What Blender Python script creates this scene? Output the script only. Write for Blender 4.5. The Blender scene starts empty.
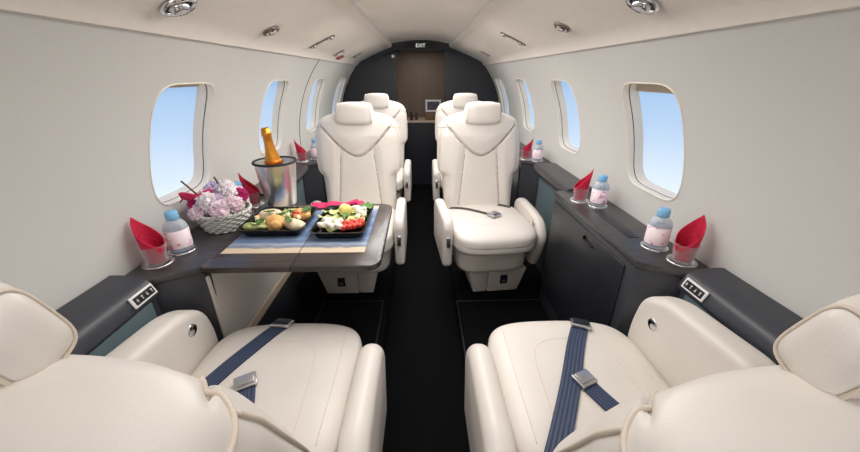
import bpy, bmesh, random
from math import *
from mathutils import Vector, Matrix
from mathutils.bvhtree import BVHTree
random.seed(7)
S = bpy.context.scene
COL = S.collection
PI = pi

# ------------------------------------------------------------------ materials
def lin(c):
    return tuple(((v/255)/12.92 if v/255 <= .04045 else ((v/255+.055)/1.055)**2.4) for v in c)

def mat(name, rgb, rough=.5, metal=0., bump=None, var=0., vscale=30., sheen=0., coat=0., spec=.5):
    m = bpy.data.materials.new(name); m.use_nodes = True
    nt = m.node_tree; b = nt.nodes['Principled BSDF']
    col = (*lin(rgb), 1)
    b.inputs['Base Color'].default_value = col
    b.inputs['Roughness'].default_value = rough
    b.inputs['Metallic'].default_value = metal
    b.inputs['Specular IOR Level'].default_value = spec
    b.inputs['Coat Weight'].default_value = coat
    b.inputs['Sheen Weight'].default_value = sheen
    tc = nt.nodes.new('ShaderNodeTexCoord')
    if var:
        n = nt.nodes.new('ShaderNodeTexNoise'); n.inputs['Scale'].default_value = vscale; n.inputs['Detail'].default_value = 4
        r = nt.nodes.new('ShaderNodeValToRGB')
        r.color_ramp.elements[0].position = .3; r.color_ramp.elements[1].position = .7
        r.color_ramp.elements[0].color = (*[c*(1-var) for c in col[:3]], 1)
        r.color_ramp.elements[1].color = (*[min(1, c*(1+var)) for c in col[:3]], 1)
        nt.links.new(tc.outputs['Object'], n.inputs['Vector']); nt.links.new(n.outputs['Fac'], r.inputs['Fac'])
        nt.links.new(r.outputs['Color'], b.inputs['Base Color'])
    if bump:
        sc, st = bump
        n = nt.nodes.new('ShaderNodeTexNoise'); n.inputs['Scale'].default_value = sc; n.inputs['Detail'].default_value = 5
        bp = nt.nodes.new('ShaderNodeBump'); bp.inputs['Strength'].default_value = st; bp.inputs['Distance'].default_value = .002
        nt.links.new(tc.outputs['Object'], n.inputs['Vector']); nt.links.new(n.outputs['Fac'], bp.inputs['Height'])
        nt.links.new(bp.outputs['Normal'], b.inputs['Normal'])
    return m

def weave(name, c1, c2, scale, rough=.85, strength=.4, anis=(1, 1, 1)):
    """fine woven cloth: two crossed wave textures for colour and bump"""
    m = mat(name, c1, rough); nt = m.node_tree; b = nt.nodes['Principled BSDF']
    tc = nt.nodes['Texture Coordinate']
    mp = nt.nodes.new('ShaderNodeMapping'); mp.inputs['Scale'].default_value = anis
    nt.links.new(tc.outputs['Object'], mp.inputs['Vector'])
    ws = []
    for ax in ('Y', 'Z'):
        w = nt.nodes.new('ShaderNodeTexWave'); w.bands_direction = ax
        w.inputs['Scale'].default_value = scale; w.inputs['Distortion'].default_value = 3.; w.inputs['Detail Scale'].default_value = 2
        nt.links.new(mp.outputs['Vector'], w.inputs['Vector']); ws.append(w)
    mx = nt.nodes.new('ShaderNodeMath'); mx.operation = 'MULTIPLY'
    nt.links.new(ws[0].outputs['Fac'], mx.inputs[0]); nt.links.new(ws[1].outputs['Fac'], mx.inputs[1])
    r = nt.nodes.new('ShaderNodeValToRGB')
    r.color_ramp.elements[0].color = (*lin(c2), 1); r.color_ramp.elements[1].color = (*lin(c1), 1)
    nt.links.new(mx.outputs[0], r.inputs['Fac']); nt.links.new(r.outputs['Color'], b.inputs['Base Color'])
    bp = nt.nodes.new('ShaderNodeBump'); bp.inputs['Strength'].default_value = strength; bp.inputs['Distance'].default_value = .001
    nt.links.new(mx.outputs[0], bp.inputs['Height']); nt.links.new(bp.outputs['Normal'], b.inputs['Normal'])
    return m

def wood(name, c1, c2, rough=.3, scale=(3, 40, 40)):
    m = mat(name, c1, rough); nt = m.node_tree; b = nt.nodes['Principled BSDF']; tc = nt.nodes['Texture Coordinate']
    mp = nt.nodes.new('ShaderNodeMapping'); mp.inputs['Scale'].default_value = scale
    n = nt.nodes.new('ShaderNodeTexNoise'); n.inputs['Scale'].default_value = 2; n.inputs['Detail'].default_value = 6
    r = nt.nodes.new('ShaderNodeValToRGB'); r.color_ramp.elements[0].position = .3; r.color_ramp.elements[1].position = .7
    r.color_ramp.elements[0].color = (*lin(c2), 1); r.color_ramp.elements[1].color = (*lin(c1), 1)
    nt.links.new(tc.outputs['Object'], mp.inputs['Vector']); nt.links.new(mp.outputs['Vector'], n.inputs['Vector'])
    nt.links.new(n.outputs['Fac'], r.inputs['Fac']); nt.links.new(r.outputs['Color'], b.inputs['Base Color'])
    return m

def clear(name, tint, opacity, rough=.05):
    """thin clear glass or plastic: transparent with a fresnel gloss and a little body colour"""
    m = bpy.data.materials.new(name); m.use_nodes = True; nt = m.node_tree; nt.nodes.clear()
    o = nt.nodes.new('ShaderNodeOutputMaterial'); tr = nt.nodes.new('ShaderNodeBsdfTransparent')
    p = nt.nodes.new('ShaderNodeBsdfPrincipled'); p.inputs['Base Color'].default_value = (*lin(tint), 1); p.inputs['Roughness'].default_value = rough
    lw = nt.nodes.new('ShaderNodeLayerWeight'); lw.inputs['Blend'].default_value = .25
    mr = nt.nodes.new('ShaderNodeMapRange'); mr.inputs['To Min'].default_value = opacity; mr.inputs['To Max'].default_value = min(1, opacity+.55)
    mx = nt.nodes.new('ShaderNodeMixShader')
    nt.links.new(lw.outputs['Facing'], mr.inputs['Value']); nt.links.new(mr.outputs['Result'], mx.inputs['Fac'])
    nt.links.new(tr.outputs[0], mx.inputs[1]); nt.links.new(p.outputs[0], mx.inputs[2]); nt.links.new(mx.outputs[0], o.inputs['Surface'])
    return m

M = dict(
    leather=mat('cream_leather', (224, 217, 209), .42, bump=(260, .12), var=.03, vscale=6),
    seam=mat('seam_thread', (128, 112, 96), .7),
    piping=mat('piping_leather', (216, 203, 187), .45),
    pedestal=mat('pedestal_plastic', (232, 226, 217), .4, var=.02),
    wall=weave('wall_fabric', (222, 221, 217), (208, 207, 202), 130, .9, .4),
    headliner=mat('headliner_suede', (232, 224, 215), .9, bump=(300, .1), var=.02),
    bezel=mat('window_bezel_plastic', (232, 222, 206), .35),
    dark=mat('dark_rubber', (24, 24, 26), .6),
    navy=mat('charcoal_leather', (57, 59, 66), .42, bump=(220, .15), var=.05),
    black=mat('black_laminate', (34, 36, 42), .35, var=.08, vscale=12),
    teal=weave('teal_fabric', (116, 136, 142), (90, 108, 114), 170, .85, .5),
    ledge=wood('dark_ledge_veneer', (72, 70, 71), (55, 53, 55), .3),
    table=wood('dark_table_veneer', (70, 61, 57), (56, 49, 46), .25, (4, 50, 4)),
    carpet=mat('black_carpet', (8, 8, 9), .95, spec=.12, bump=(900, .6), var=.3, vscale=300),
    runner=mat('black_runner_carpet', (19, 19, 23), .95, bump=(700, .6), var=.3, vscale=250),
    rail=mat('dark_rail_metal', (46, 47, 50), .4, .6),
    bulk=mat('dark_bulkhead_leather', (29, 30, 34), .5, bump=(120, .1), var=.05),
    tan=wood('taupe_lavatory_panel', (122, 106, 92), (115, 99, 86), .6, (14, 1, .4)),
    chrome=mat('chrome', (214, 214, 216), .16, 1.),
    steel=mat('brushed_steel', (222, 220, 217), .3, 1., bump=(80, .05)),
    bronze=mat('bronze_metal', (120, 108, 96), .35, .9),
    lens=mat('lamp_lens', (225, 225, 232), .15, coat=.5),
    red=mat('red_napkin_cloth', (196, 22, 62), .8, bump=(350, .25), var=.06, vscale=60),
    pinkcloth=mat('pink_cloth', (214, 50, 102), .8, bump=(350, .25), var=.06, vscale=60),
    blue=mat('blue_bottle_cap', (128, 188, 228), .4),
    label=None, belt=None,
    buckle=mat('buckle_metal', (196, 196, 198), .28, 1.),
    white=mat('white_plastic', (236, 236, 234), .4),
    traybl=mat('black_meal_tray', (18, 18, 19), .25),
    gold=mat('gold_foil', (214, 140, 48), .32, .75, bump=(70, .6), var=.12, vscale=25),
    darkgl=mat('dark_green_bottle_glass', (26, 32, 22), .1, coat=.6),
    bottle=clear('clear_bottle_plastic', (222, 232, 240), .28),
    tumbler=clear('clear_tumbler_plastic', (240, 240, 242), .03),
    pane=clear('window_glass', (240, 245, 250), .02),
    cream=mat('cream_wall_panel', (226, 220, 212), .5, bump=(200, .1)),
    tanedge=mat('tan_edge_trim', (198, 180, 158), .5),
    placard=mat('red_placard', (168, 64, 66), .5),
    basket=mat('white_wicker', (214, 214, 210), .45, .15),
    twig=mat('brown_twig', (104, 66, 48), .7),
    petalpale=mat('pale_pink_petals', (246, 226, 236), .7, var=.08, vscale=60),
    petalwhite=mat('white_petals', (246, 238, 240), .7, var=.04, vscale=60),
    petallilac=mat('lilac_petals', (226, 208, 232), .7, var=.1, vscale=60),
    petalmag=mat('magenta_petals', (190, 40, 118), .7, var=.2, vscale=60),
    leaf=mat('green_leaf', (92, 128, 58), .6, var=.2, vscale=40),
    lettuce=mat('pale_lettuce', (204, 210, 142), .55, var=.22, vscale=45),
    feta=mat('white_cheese', (242, 234, 214), .6, bump=(120, .4), var=.04),
    lemon=mat('yellow_lemon', (226, 208, 118), .45, var=.08, vscale=50),
    tomato=mat('red_tomato', (206, 62, 48), .4, var=.15, vscale=50),
    orange=mat('orange_salmon', (228, 172, 104), .5, var=.35, vscale=60),
    cucumber=mat('green_cucumber', (182, 190, 124), .5, var=.4, vscale=60),
    bread=mat('pale_wrap', (232, 216, 182), .6, var=.25, vscale=60),
    herb=mat('green_herb', (70, 112, 46), .6, var=.25, vscale=60),
    brownbox=wood('brown_wooden_box', (122, 88, 62), (92, 62, 42), .5, (4, 4, 60)),
    brownglass=mat('brown_bottle_glass', (70, 44, 26), .2, coat=.5),
    counter=mat('pale_counter_top', (176, 160, 142), .35),
    strap=mat('dark_strap_webbing', (74, 68, 66), .6),
    emblem=mat('dark_blue_plate', (26, 32, 48), .4),
)

def label_mat():
    m = mat('water_bottle_label', (244, 226, 232), .45); nt = m.node_tree; b = nt.nodes['Principled BSDF']; tc = nt.nodes['Texture Coordinate']
    n = nt.nodes.new('ShaderNodeTexNoise'); n.inputs['Scale'].default_value = 55; n.inputs['Detail'].default_value = 2
    r = nt.nodes.new('ShaderNodeValToRGB'); r.color_ramp.elements[0].position = .58; r.color_ramp.elements[1].position = .66
    r.color_ramp.elements[0].color = (*lin((244, 226, 232)), 1); r.color_ramp.elements[1].color = (*lin((222, 120, 152)), 1)
    nt.links.new(tc.outputs['Object'], n.inputs['Vector']); nt.links.new(n.outputs['Fac'], r.inputs['Fac']); nt.links.new(r.outputs['Color'], b.inputs['Base Color'])
    return m
M['label'] = label_mat()

def belt_mat():
    m = mat('navy_belt_webbing', (46, 58, 84), .55); nt = m.node_tree; b = nt.nodes['Principled BSDF']
    uv = nt.nodes.new('ShaderNodeUVMap'); w = nt.nodes.new('ShaderNodeTexWave'); w.bands_direction = 'X'
    w.inputs['Scale'].default_value = 1.6
    r = nt.nodes.new('ShaderNodeValToRGB'); r.color_ramp.elements[0].color = (*lin((36, 46, 70)), 1); r.color_ramp.elements[1].color = (*lin((64, 78, 108)), 1)
    nt.links.new(uv.outputs['UV'], w.inputs['Vector']); nt.links.new(w.outputs['Fac'], r.inputs['Fac']); nt.links.new(r.outputs['Color'], b.inputs['Base Color'])
    bp = nt.nodes.new('ShaderNodeBump'); bp.inputs['Strength'].default_value = .5; bp.inputs['Distance'].default_value = .001
    nt.links.new(w.outputs['Fac'], bp.inputs['Height']); nt.links.new(bp.outputs['Normal'], b.inputs['Normal'])
    return m
M['belt'] = belt_mat()

def mat_print():
    """printed placemat: pale sand along the near edge, then rippled grey-blue bands"""
    m = mat('printed_placemat', (200, 180, 150), .45); nt = m.node_tree; b = nt.nodes['Principled BSDF']; tc = nt.nodes['Texture Coordinate']
    sep = nt.nodes.new('ShaderNodeSeparateXYZ'); nt.links.new(tc.outputs['Generated'], sep.inputs[0])
    n = nt.nodes.new('ShaderNodeTexNoise'); n.inputs['Scale'].default_value = 6; n.inputs['Detail'].default_value = 3
    mp = nt.nodes.new('ShaderNodeMapping'); mp.inputs['Scale'].default_value = (.6, 4, 1)
    nt.links.new(tc.outputs['Generated'], mp.inputs['Vector']); nt.links.new(mp.outputs['Vector'], n.inputs['Vector'])
    a = nt.nodes.new('ShaderNodeMath'); a.operation = 'MULTIPLY_ADD'; a.inputs[1].default_value = .10
    nt.links.new(n.outputs['Fac'], a.inputs[0]); nt.links.new(sep.outputs['Y'], a.inputs[2])
    r = nt.nodes.new('ShaderNodeValToRGB'); e = r.color_ramp.elements
    cols = [(0, (206, 184, 156)), (.125, (204, 186, 162)), (.14, (140, 136, 136)), (.16, (112, 124, 146)), (.19, (158, 170, 186)), (.24, (96, 116, 148)),
            (.3, (126, 146, 176)), (.36, (88, 110, 146)), (.5, (116, 138, 172)), (.55, (84, 108, 146)), (.7, (118, 142, 176)), (.74, (88, 112, 150)), (.94, (130, 150, 180)), (1.04, (206, 190, 166))]
    e[0].position = 0; e[0].color = (*lin(cols[0][1]), 1); e[1].position = 1; e[1].color = (*lin(cols[-1][1]), 1)
    for p, c in cols[1:-1]:
        q = e.new(p); q.color = (*lin(c), 1)
    nt.links.new(a.outputs[0], r.inputs['Fac']); nt.links.new(r.outputs['Color'], b.inputs['Base Color'])
    return m
M['placemat'] = mat_print()

# ------------------------------------------------------------------ mesh helpers
def link(name, bm, m, parent=None, smooth=True, loc=None, angle=None):
    bmesh.ops.recalc_face_normals(bm, faces=bm.faces)
    me = bpy.data.meshes.new(name); bm.to_mesh(me); bm.free()
    for p in me.polygons: p.use_smooth = smooth
    if smooth and angle: me.set_sharp_from_angle(angle=radians(angle))
    if m: me.materials.append(m)
    o = bpy.data.objects.new(name, me); COL.objects.link(o)
    if parent: o.parent = parent
    if loc is not None: o.location = loc
    return o

def tag(o, label, cat, group=None, kind=None):
    o['label'] = label; o['category'] = cat
    if group: o['group'] = group
    if kind: o['kind'] = kind
    return o

def thing(name, label, cat, loc=(0, 0, 0), rz=0, group=None):
    o = bpy.data.objects.new(name, None); o.empty_display_size = .05; COL.objects.link(o)
    o.location = loc; o.rotation_euler = (0, 0, rz)
    return tag(o, label, cat, group)

def structure(o):
    o['kind'] = 'structure'; return o

def copy_tree(o, parent=None):
    c = o.copy(); COL.objects.link(c)
    if parent: c.parent = parent
    for ch in list(o.children): copy_tree(ch, c)
    return c

def smoothstep(t):
    t = max(0, min(1, t)); return t*t*(3-2*t)

def interp(tab, x):
    if x <= tab[0][0]: return tab[0][1]
    for (a, b), (c, d) in zip(tab, tab[1:]):
        if x <= c: return b+(d-b)*(x-a)/(c-a)
    return tab[-1][1]

def box(bm, x0, x1, y0, y1, z0, z1, bev=0., seg=3):
    r = bmesh.ops.create_cube(bm, size=1, matrix=Matrix.Translation(((x0+x1)/2, (y0+y1)/2, (z0+z1)/2)) @ Matrix.Diagonal((x1-x0, y1-y0, z1-z0, 1)))
    if bev:
        es = list({e for v in r['verts'] for e in v.link_edges})
        bmesh.ops.bevel(bm, geom=es, offset=bev, segments=seg, profile=.5, affect='EDGES')
    return bm

def bx(*a, **k): return box(bmesh.new(), *a, **k)

def prism(poly, axis, a, b, bev=0., seg=3, bm=None):
    """poly: 2-D outline; extruded along axis ('x': poly is (y,z); 'y': (x,z); 'z': (x,y)) from a to b"""
    bm = bm or bmesh.new()
    def P(p, t): return {'x': (t, p[0], p[1]), 'y': (p[0], t, p[1]), 'z': (p[0], p[1], t)}[axis]
    A = [bm.verts.new(P(p, a)) for p in poly]; B = [bm.verts.new(P(p, b)) for p in poly]
    n = len(poly); fs = [bm.faces.new(A), bm.faces.new(B[::-1])]
    for i in range(n): fs.append(bm.faces.new((A[i], B[i], B[(i+1) % n], A[(i+1) % n])))
    if bev:
        es = list({e for f in fs for e in f.edges})
        bmesh.ops.bevel(bm, geom=es, offset=bev, segments=seg, profile=.5, affect='EDGES')
    return bm

def round_poly(pts, r, n=6):
    out = []; k = len(pts)
    for i in range(k):
        p = Vector(pts[i]); a = Vector(pts[i-1])-p; b = Vector(pts[(i+1) % k])-p
        rr = r[i] if isinstance(r, (list, tuple)) else r
        rr = min(rr, a.length*.49, b.length*.49)
        if rr <= 0: out.append(tuple(p)); continue
        a = p+a.normalized()*rr; b = p+b.normalized()*rr
        for j in range(n+1):
            t = j/n; out.append(tuple(a*(1-t)**2+p*2*t*(1-t)+b*t*t))
    return out

def lathe(prof, seg=32, bm=None, cx=0, cy=0, cz=0):
    bm = bm or bmesh.new(); rings = []
    for r, z in prof:
        if r < 1e-6: rings.append([bm.verts.new((cx, cy, cz+z))])
        else: rings.append([bm.verts.new((cx+r*cos(2*PI*i/seg), cy+r*sin(2*PI*i/seg), cz+z)) for i in range(seg)])
    for A, B in zip(rings, rings[1:]):
        for i in range(seg):
            j = (i+1) % seg
            if len(A) == 1 and len(B) == 1: continue
            if len(A) == 1: bm.faces.new((A[0], B[i], B[j]))
            elif len(B) == 1: bm.faces.new((A[i], B[0], A[j]))
            else: bm.faces.new((A[i], B[i], B[j], A[j]))
    return bm

def tube(pts, r, seg=8, closed=False, bm=None):
    bm = bm or bmesh.new(); pts = [Vector(p) for p in pts]; n = len(pts); rings = []
    up = None
    for i, p in enumerate(pts):
        if closed: d = pts[(i+1) % n]-pts[i-1]
        else: d = pts[min(i+1, n-1)]-pts[max(i-1, 0)]
        d.normalize()
        if up is None:
            up = Vector((0, 0, 1)) if abs(d.z) < .9 else Vector((1, 0, 0))
        a = d.cross(up)
        if a.length < 1e-4: a = d.orthogonal()
        a.normalize(); b = a.cross(d).normalized(); up = b
        rr = r[i] if isinstance(r, (list, tuple)) else r
        rings.append([bm.verts.new(p+a*rr*cos(2*PI*k/seg)+b*rr*sin(2*PI*k/seg)) for k in range(seg)])
    for i in range(n if closed else n-1):
        A, B = rings[i], rings[(i+1) % n]
        for k in range(seg):
            j = (k+1) % seg; bm.faces.new((A[k], B[k], B[j], A[j]))
    if not closed:
        bm.faces.new(rings[0][::-1]); bm.faces.new(rings[-1])
    return bm

def spline(pts, n=12):
    """Catmull-Rom through pts"""
    P = [Vector(p) for p in pts]; out = []
    for i in range(len(P)-1):
        p0 = P[max(i-1, 0)]; p1 = P[i]; p2 = P[i+1]; p3 = P[min(i+2, len(P)-1)]
        for j in range(n):
            t = j/n; out.append(.5*((2*p1)+(p2-p0)*t+(2*p0-5*p1+4*p2-p3)*t*t+(3*p1-p0-3*p2+p3)*t**3))
    out.append(P[-1]); return out

def pillow(sx, sy, sz, n=5., sub=12, c=(0, 0, 0), fn=None, bm=None):
    """rounded block: a subdivided cube pushed onto a superellipsoid"""
    bm = bm or bmesh.new(); V = {}
    def vert(p):
        k = tuple(round(q, 5) for q in p)
        if k not in V:
            q = [tan(t*PI/4) for t in p]
            l = sum(abs(t)**n for t in q)**(1/n); q = Vector([t/l for t in q])
            q = Vector((q.x*sx, q.y*sy, q.z*sz))
            if fn: q = fn(q)
            V[k] = bm.verts.new(q+Vector(c))
        return V[k]
    for ax in range(3):
        for s in (-1, 1):
            for i in range(sub):
                for j in range(sub):
                    quad = []
                    for di, dj in ((0, 0), (1, 0), (1, 1), (0, 1)):
                        p = [0, 0, 0]; p[ax] = s; p[(ax+1) % 3] = -1+2*(i+di)/sub; p[(ax+2) % 3] = -1+2*(j+dj)/sub
                        quad.append(vert(p))
                    bm.faces.new(quad)
    return bm

def drape(bvh, pts, d, off=.0):
    """project points along d on a mesh"""
    out = []; d = Vector(d)
    for p in pts:
        h = bvh.ray_cast(Vector(p)-d*.5, d)
        if h[0] is not None: out.append(h[0]-d*off)
    return out

def ribbon(pts, width, thick, side=None, bm=None):
    """flat strap along pts; side(i) gives the width direction"""
    bm = bm or bmesh.new(); uv = bm.loops.layers.uv.verify(); pts = [Vector(p) for p in pts]; n = len(pts); R = []
    for i, p in enumerate(pts):
        d = (pts[min(i+1, n-1)]-pts[max(i-1, 0)]).normalized()
        s = Vector(side(i)) if side else d.cross(Vector((0, 0, 1)))
        s = (s-d*s.dot(d)).normalized(); u = s.cross(d).normalized()
        R.append([bm.verts.new(p+s*a*width/2+u*b*thick/2) for a, b in ((-1, -1), (1, -1), (1, 1), (-1, 1))])
    U = (0, 1, 1, 0)
    for i in range(n-1):
        for k in range(4):
            j = (k+1) % 4; f = bm.faces.new((R[i][k], R[i+1][k], R[i+1][j], R[i][j]))
            for l, u in zip(f.loops, (U[k], U[k], U[j], U[j])): l[uv].uv = (u, 0)
    bm.faces.new(R[0][::-1]); bm.faces.new(R[-1]); return bm

def text_mesh(s, size, m, parent, loc, rot, name, ext=.0006):
    cu = bpy.data.curves.new(name, 'FONT'); cu.body = s; cu.size = size; cu.align_x = 'CENTER'; cu.align_y = 'CENTER'; cu.extrude = ext
    t = bpy.data.objects.new(name, cu); COL.objects.link(t)
    me = bpy.data.meshes.new_from_object(t.evaluated_get(bpy.context.evaluated_depsgraph_get()))
    bpy.data.objects.remove(t); me.materials.clear(); me.materials.append(m)
    o = bpy.data.objects.new(name, me); COL.objects.link(o); o.parent = parent; o.location = loc; o.rotation_euler = rot
    return o

# ------------------------------------------------------------------ cabin shell
RC, ZC = .9, .75            # fuselage lining radius and its axis height
YB, YF = -3.0, 4.1         # behind the camera / far bulkhead
PZ0 = 1.34
A_TOP = asin((PZ0-ZC)/RC)
WIN_Y = [1.285, 2.10, 2.95, 3.80]
WA, WH, WW = .295, .21, .168  # window centre angle, half height (arc), half width

def lining(side, y, s, off=0.):
    """s: arc length above the axis; off: outward"""
    a = s/RC; return Vector((side*(RC+off)*cos(a), y, ZC+(RC+off)*sin(a)))

def win_pt(th, k=1.):
    n = 5.0; c, s = cos(th), sin(th)
    r = 1/((abs(c)**n+abs(s)**n)**(1/n)); return WW*k*r*c, WH*k*r*s

def make_wall(side, name):
    bm = bmesh.new(); s1 = A_TOP*RC; sc = WA*RC
    def grid(y0, y1, sa, sb, ny, ns):
        g = [[bm.verts.new(lining(side, y0+(y1-y0)*i/ny, sa+(sb-sa)*j/ns)) for j in range(ns+1)] for i in range(ny+1)]
        for i in range(ny):
            for j in range(ns): bm.faces.new((g[i][j], g[i+1][j], g[i+1][j+1], g[i][j+1]))
    y = YB
    for wy in WIN_Y:
        hw = .26; grid(y, wy-hw, 0, s1, 6, 20)
        peri = []; N = 20
        lo, hi = -sc, s1-sc
        for t in range(N): peri.append((-hw+2*hw*t/N, lo))
        for t in range(N): peri.append((hw, lo+(hi-lo)*t/N))
        for t in range(N): peri.append((hw-2*hw*t/N, hi))
        for t in range(N): peri.append((-hw, hi-(hi-lo)*t/N))
        rings = []
        for k in range(9):
            f = k/8; ring = []
            for (py, ps) in peri:
                hy, hs = win_pt(atan2(ps/WH, py/WW))
                ring.append(bm.verts.new(lining(side, wy+hy+(py-hy)*f, sc+hs+(ps-hs)*f)))
            rings.append(ring)
        L = len(peri)
        for A, B in zip(rings, rings[1:]):
            for i in range(L): bm.faces.new((A[i], A[(i+1) % L], B[(i+1) % L], B[i]))
        y = wy+hw
    grid(y, YF+.9, 0, s1, 6, 20)
    # straight lower wall down to the floor
    a = [bm.verts.new((side*RC, yy, zz)) for yy in (YB, YF+.9) for zz in (ZC, -.12)]
    bm.faces.new((a[0], a[1], a[3], a[2]))
    return structure(link(name, bm, M['wall']))

make_wall(-1, 'wall_left'); make_wall(1, 'wall_right')

def make_window(side, wy, idx, shade):
    root = bpy.data.objects.new('window_%d' % idx, None); COL.objects.link(root); structure(root)
    sc = WA*RC; N = 120
    def ring(bm, k, off): 
        out = []
        for i in range(N):
            y, s = win_pt(2*PI*(i+.5)/N, k); out.append(bm.verts.new(lining(side, wy+y, sc+s, off)))
        return out
    def bands(bm, spec):
        rs = [ring(bm, k, o) for k, o in spec]
        for A, B in zip(rs, rs[1:]):
            for i in range(N): bm.faces.new((A[i], A[(i+1) % N], B[(i+1) % N], B[i]))
        return rs
    bm = bmesh.new(); bands(bm, [(1.02, .003), (1.016, -.002), (1.005, -.003), (.992, .0), (.982, .008), (.978, .02)])
    link('window_frame', bm, M['bezel'], root)
    bm = bmesh.new(); bands(bm, [(.978, .02), (.974, .0205), (.974, .023)])
    link('window_gasket', bm, M['dark'], root)
    bm = bmesh.new(); bands(bm, [(.985, .023), (.968, .0235), (.962, .028), (.945, .054), (.94, .056)])
    link('window_reveal', bm, M['bezel'], root)
    bm = bmesh.new(); rs = bands(bm, [(.955, .054), (.6, .054), (.3, .054), (.05, .054)]); bm.faces.new(rs[-1])
    link('window_pane', bm, M['pane'], root)
    if shade:   # pulled a little way down over the top of the pane
        bm = bmesh.new(); g = []
        for i in range(25):
            u = -1+2*i/24; col = []
            for j in range(6):
                lo = WH*.95*(1-shade*2); hi = WH*.955*(1-abs(u)**5.)**(1/5.) if abs(u) < 1 else 0
                s = lo+(max(hi, lo+.001)-lo)*j/5; col.append(bm.verts.new(lining(side, wy+u*WW*.955, sc+s, .046)))
            g.append(col)
        for i in range(24):
            for j in range(5): bm.faces.new((g[i][j], g[i+1][j], g[i+1][j+1], g[i][j+1]))
        link('window_shade', bm, M['tanedge'], root)
    return root
k = 1
for side in (-1, 1):
    for wy in WIN_Y:
        make_window(side, wy, k, (.12 if side > 0 else .07) if wy < 1.5 else .04); k += 1

# headliner: sloped panels either side, shallow vault between them
PX0 = RC*cos(A_TOP)
PX1, PZ1 = .312, 1.50
def slope(side, name):
    bm = bmesh.new(); prof = []
    for j in range(11):
        t = j/10; x = PX0+.012+(PX1-PX0-.012)*t; z = PZ0+(PZ1-PZ0)*t+.008*sin(PI*t); prof.append((x, z))
    prof = [(PX0+.02, PZ0+.02), (PX0+.014, PZ0-.012), (PX0-.004, PZ0-.012)]+prof[1:]+[(PX1-.012, PZ1+.012), (PX1-.012, PZ1+.03)]
    g = []
    for y in (YB, 1., 2.5, YF-.02):
        g.append([bm.verts.new((side*x, y, z)) for x, z in prof])
    for a, b in zip(g, g[1:]):
        for j in range(len(prof)-1): bm.faces.new((a[j], b[j], b[j+1], a[j+1]))
    bm.faces.new(g[-1][::-1])
    return structure(link(name, bm, M['headliner'], angle=30))
slope(-1, 'trim_1'); slope(1, 'trim_2')
bm = bmesh.new(); g = []
for y in (YB, 1.5, YF+.9):
    g.append([bm.verts.new((-.34+.68*j/16, y, 1.525+.045*(1-((-.34+.68*j/16)/.34)**2))) for j in range(17)])
for a, b in zip(g, g[1:]):
    for j in range(16): bm.faces.new((a[j], b[j], b[j+1], a[j+1]))
structure(link('ceiling', bm, M['headliner']))

# curved joint strips in the wall lining
n = 3
for side, y in ((-1, 2.62),):
    pts = [lining(side, y, A_TOP*RC*j/20, -.0005) for j in range(21)]
    structure(link('trim_%d' % n, tube(pts, .003, 6), M['bronze'])); n += 1

# floor with a sunken aisle
bm = bmesh.new()
prof = [(-.92, 0), (-.215, 0), (-.205, -.012), (-.2, -.1), (.2, -.1), (.205, -.012), (.215, 0), (.92, 0)]
g = [[bm.verts.new((x, y, z)) for x, z in prof] for y in (YB, YF+.9)]
for j in range(len(prof)-1): bm.faces.new((g[0][j], g[1][j], g[1][j+1], g[0][j+1]))
structure(link('floor', bm, M['carpet'], smooth=False))
# aft wall behind the camera
structure(link('wall_back', bx(-.92, .92, YB-.04, YB, -.12, 1.62), M['bulk'], smooth=False))

# far bulkhead: dark, with an arched doorway
def bulkhead():
    bm = bmesh.new(); outer = []; inner = []
    DX, DZ = .262, 1.475
    for side, rng in ((1, range(0, 41)),):
        for j in rng:
            a = -0.0+(PI)*j/40; outer.append((RC*cos(a)*1.0, ZC+RC*sin(a)))
    outer = [(RC, -.12)]+outer+[(-RC, -.12)]
    inner = [(DX, -.12), (DX, .3), (DX, .8), (DX, 1.2)]+[(DX-2*DX*t/36, DZ+.0*sin(PI*t/36)) for t in range(37)]+[(-DX, 1.2), (-DX, .8), (-DX, .3), (-DX, -.12)]
    n = 44
    def resample(P, n):
        L = [0]
        for a, b in zip(P, P[1:]): L.append(L[-1]+hypot(b[0]-a[0], b[1]-a[1]))
        out = []
        for i in range(n+1):
            d = L[-1]*i/n; k = max(j for j in range(len(L)) if L[j] <= d+1e-9); k = min(k, len(P)-2)
            f = (d-L[k])/max(1e-9, L[k+1]-L[k]); out.append((P[k][0]+(P[k+1][0]-P[k][0])*f, P[k][1]+(P[k+1][1]-P[k][1])*f))
        return out
    O = resample(outer, n)
    # doorway points chosen by hand so that its corners stay square
    I = []
    for i in range(n+1):
        if i <= 14: I.append((DX, -.12+(DZ+.12)*i/14))
        elif i <= 30: I.append((DX-2*DX*(i-14)/16, DZ))
        else: I.append((-DX, DZ-(DZ+.12)*(i-30)/14))
    for y, flip in ((YF, 0), (YF+.05, 1)):
        a = [bm.verts.new((x, y, z)) for x, z in O]; b = [bm.verts.new((x, y, z)) for x, z in I]
        for i in range(n): bm.faces.new((a[i], a[i+1], b[i+1], b[i]))
        if y == YF: b0 = b
    for i in range(n): bm.faces.new((b0[i], b0[i+1], b[i+1], b[i]))
    structure(link('wall_front', bm, M['bulk'], smooth=False))
bulkhead()
# lavatory beyond the doorway
structure(link('wall_lavatory', bx(-.92, .92, YF+.9, YF+.94, -.12, 1.62), M['tan'], smooth=False))
for sx, nm in ((-1, 'wall_lavatory_left'), (1, 'wall_lavatory_right')):
    structure(link(nm, bx(min(sx*.37, sx*.34), max(sx*.37, sx*.34), YF+.06, YF+.9, -.12, 1.56), M['tan'], smooth=False))

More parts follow.
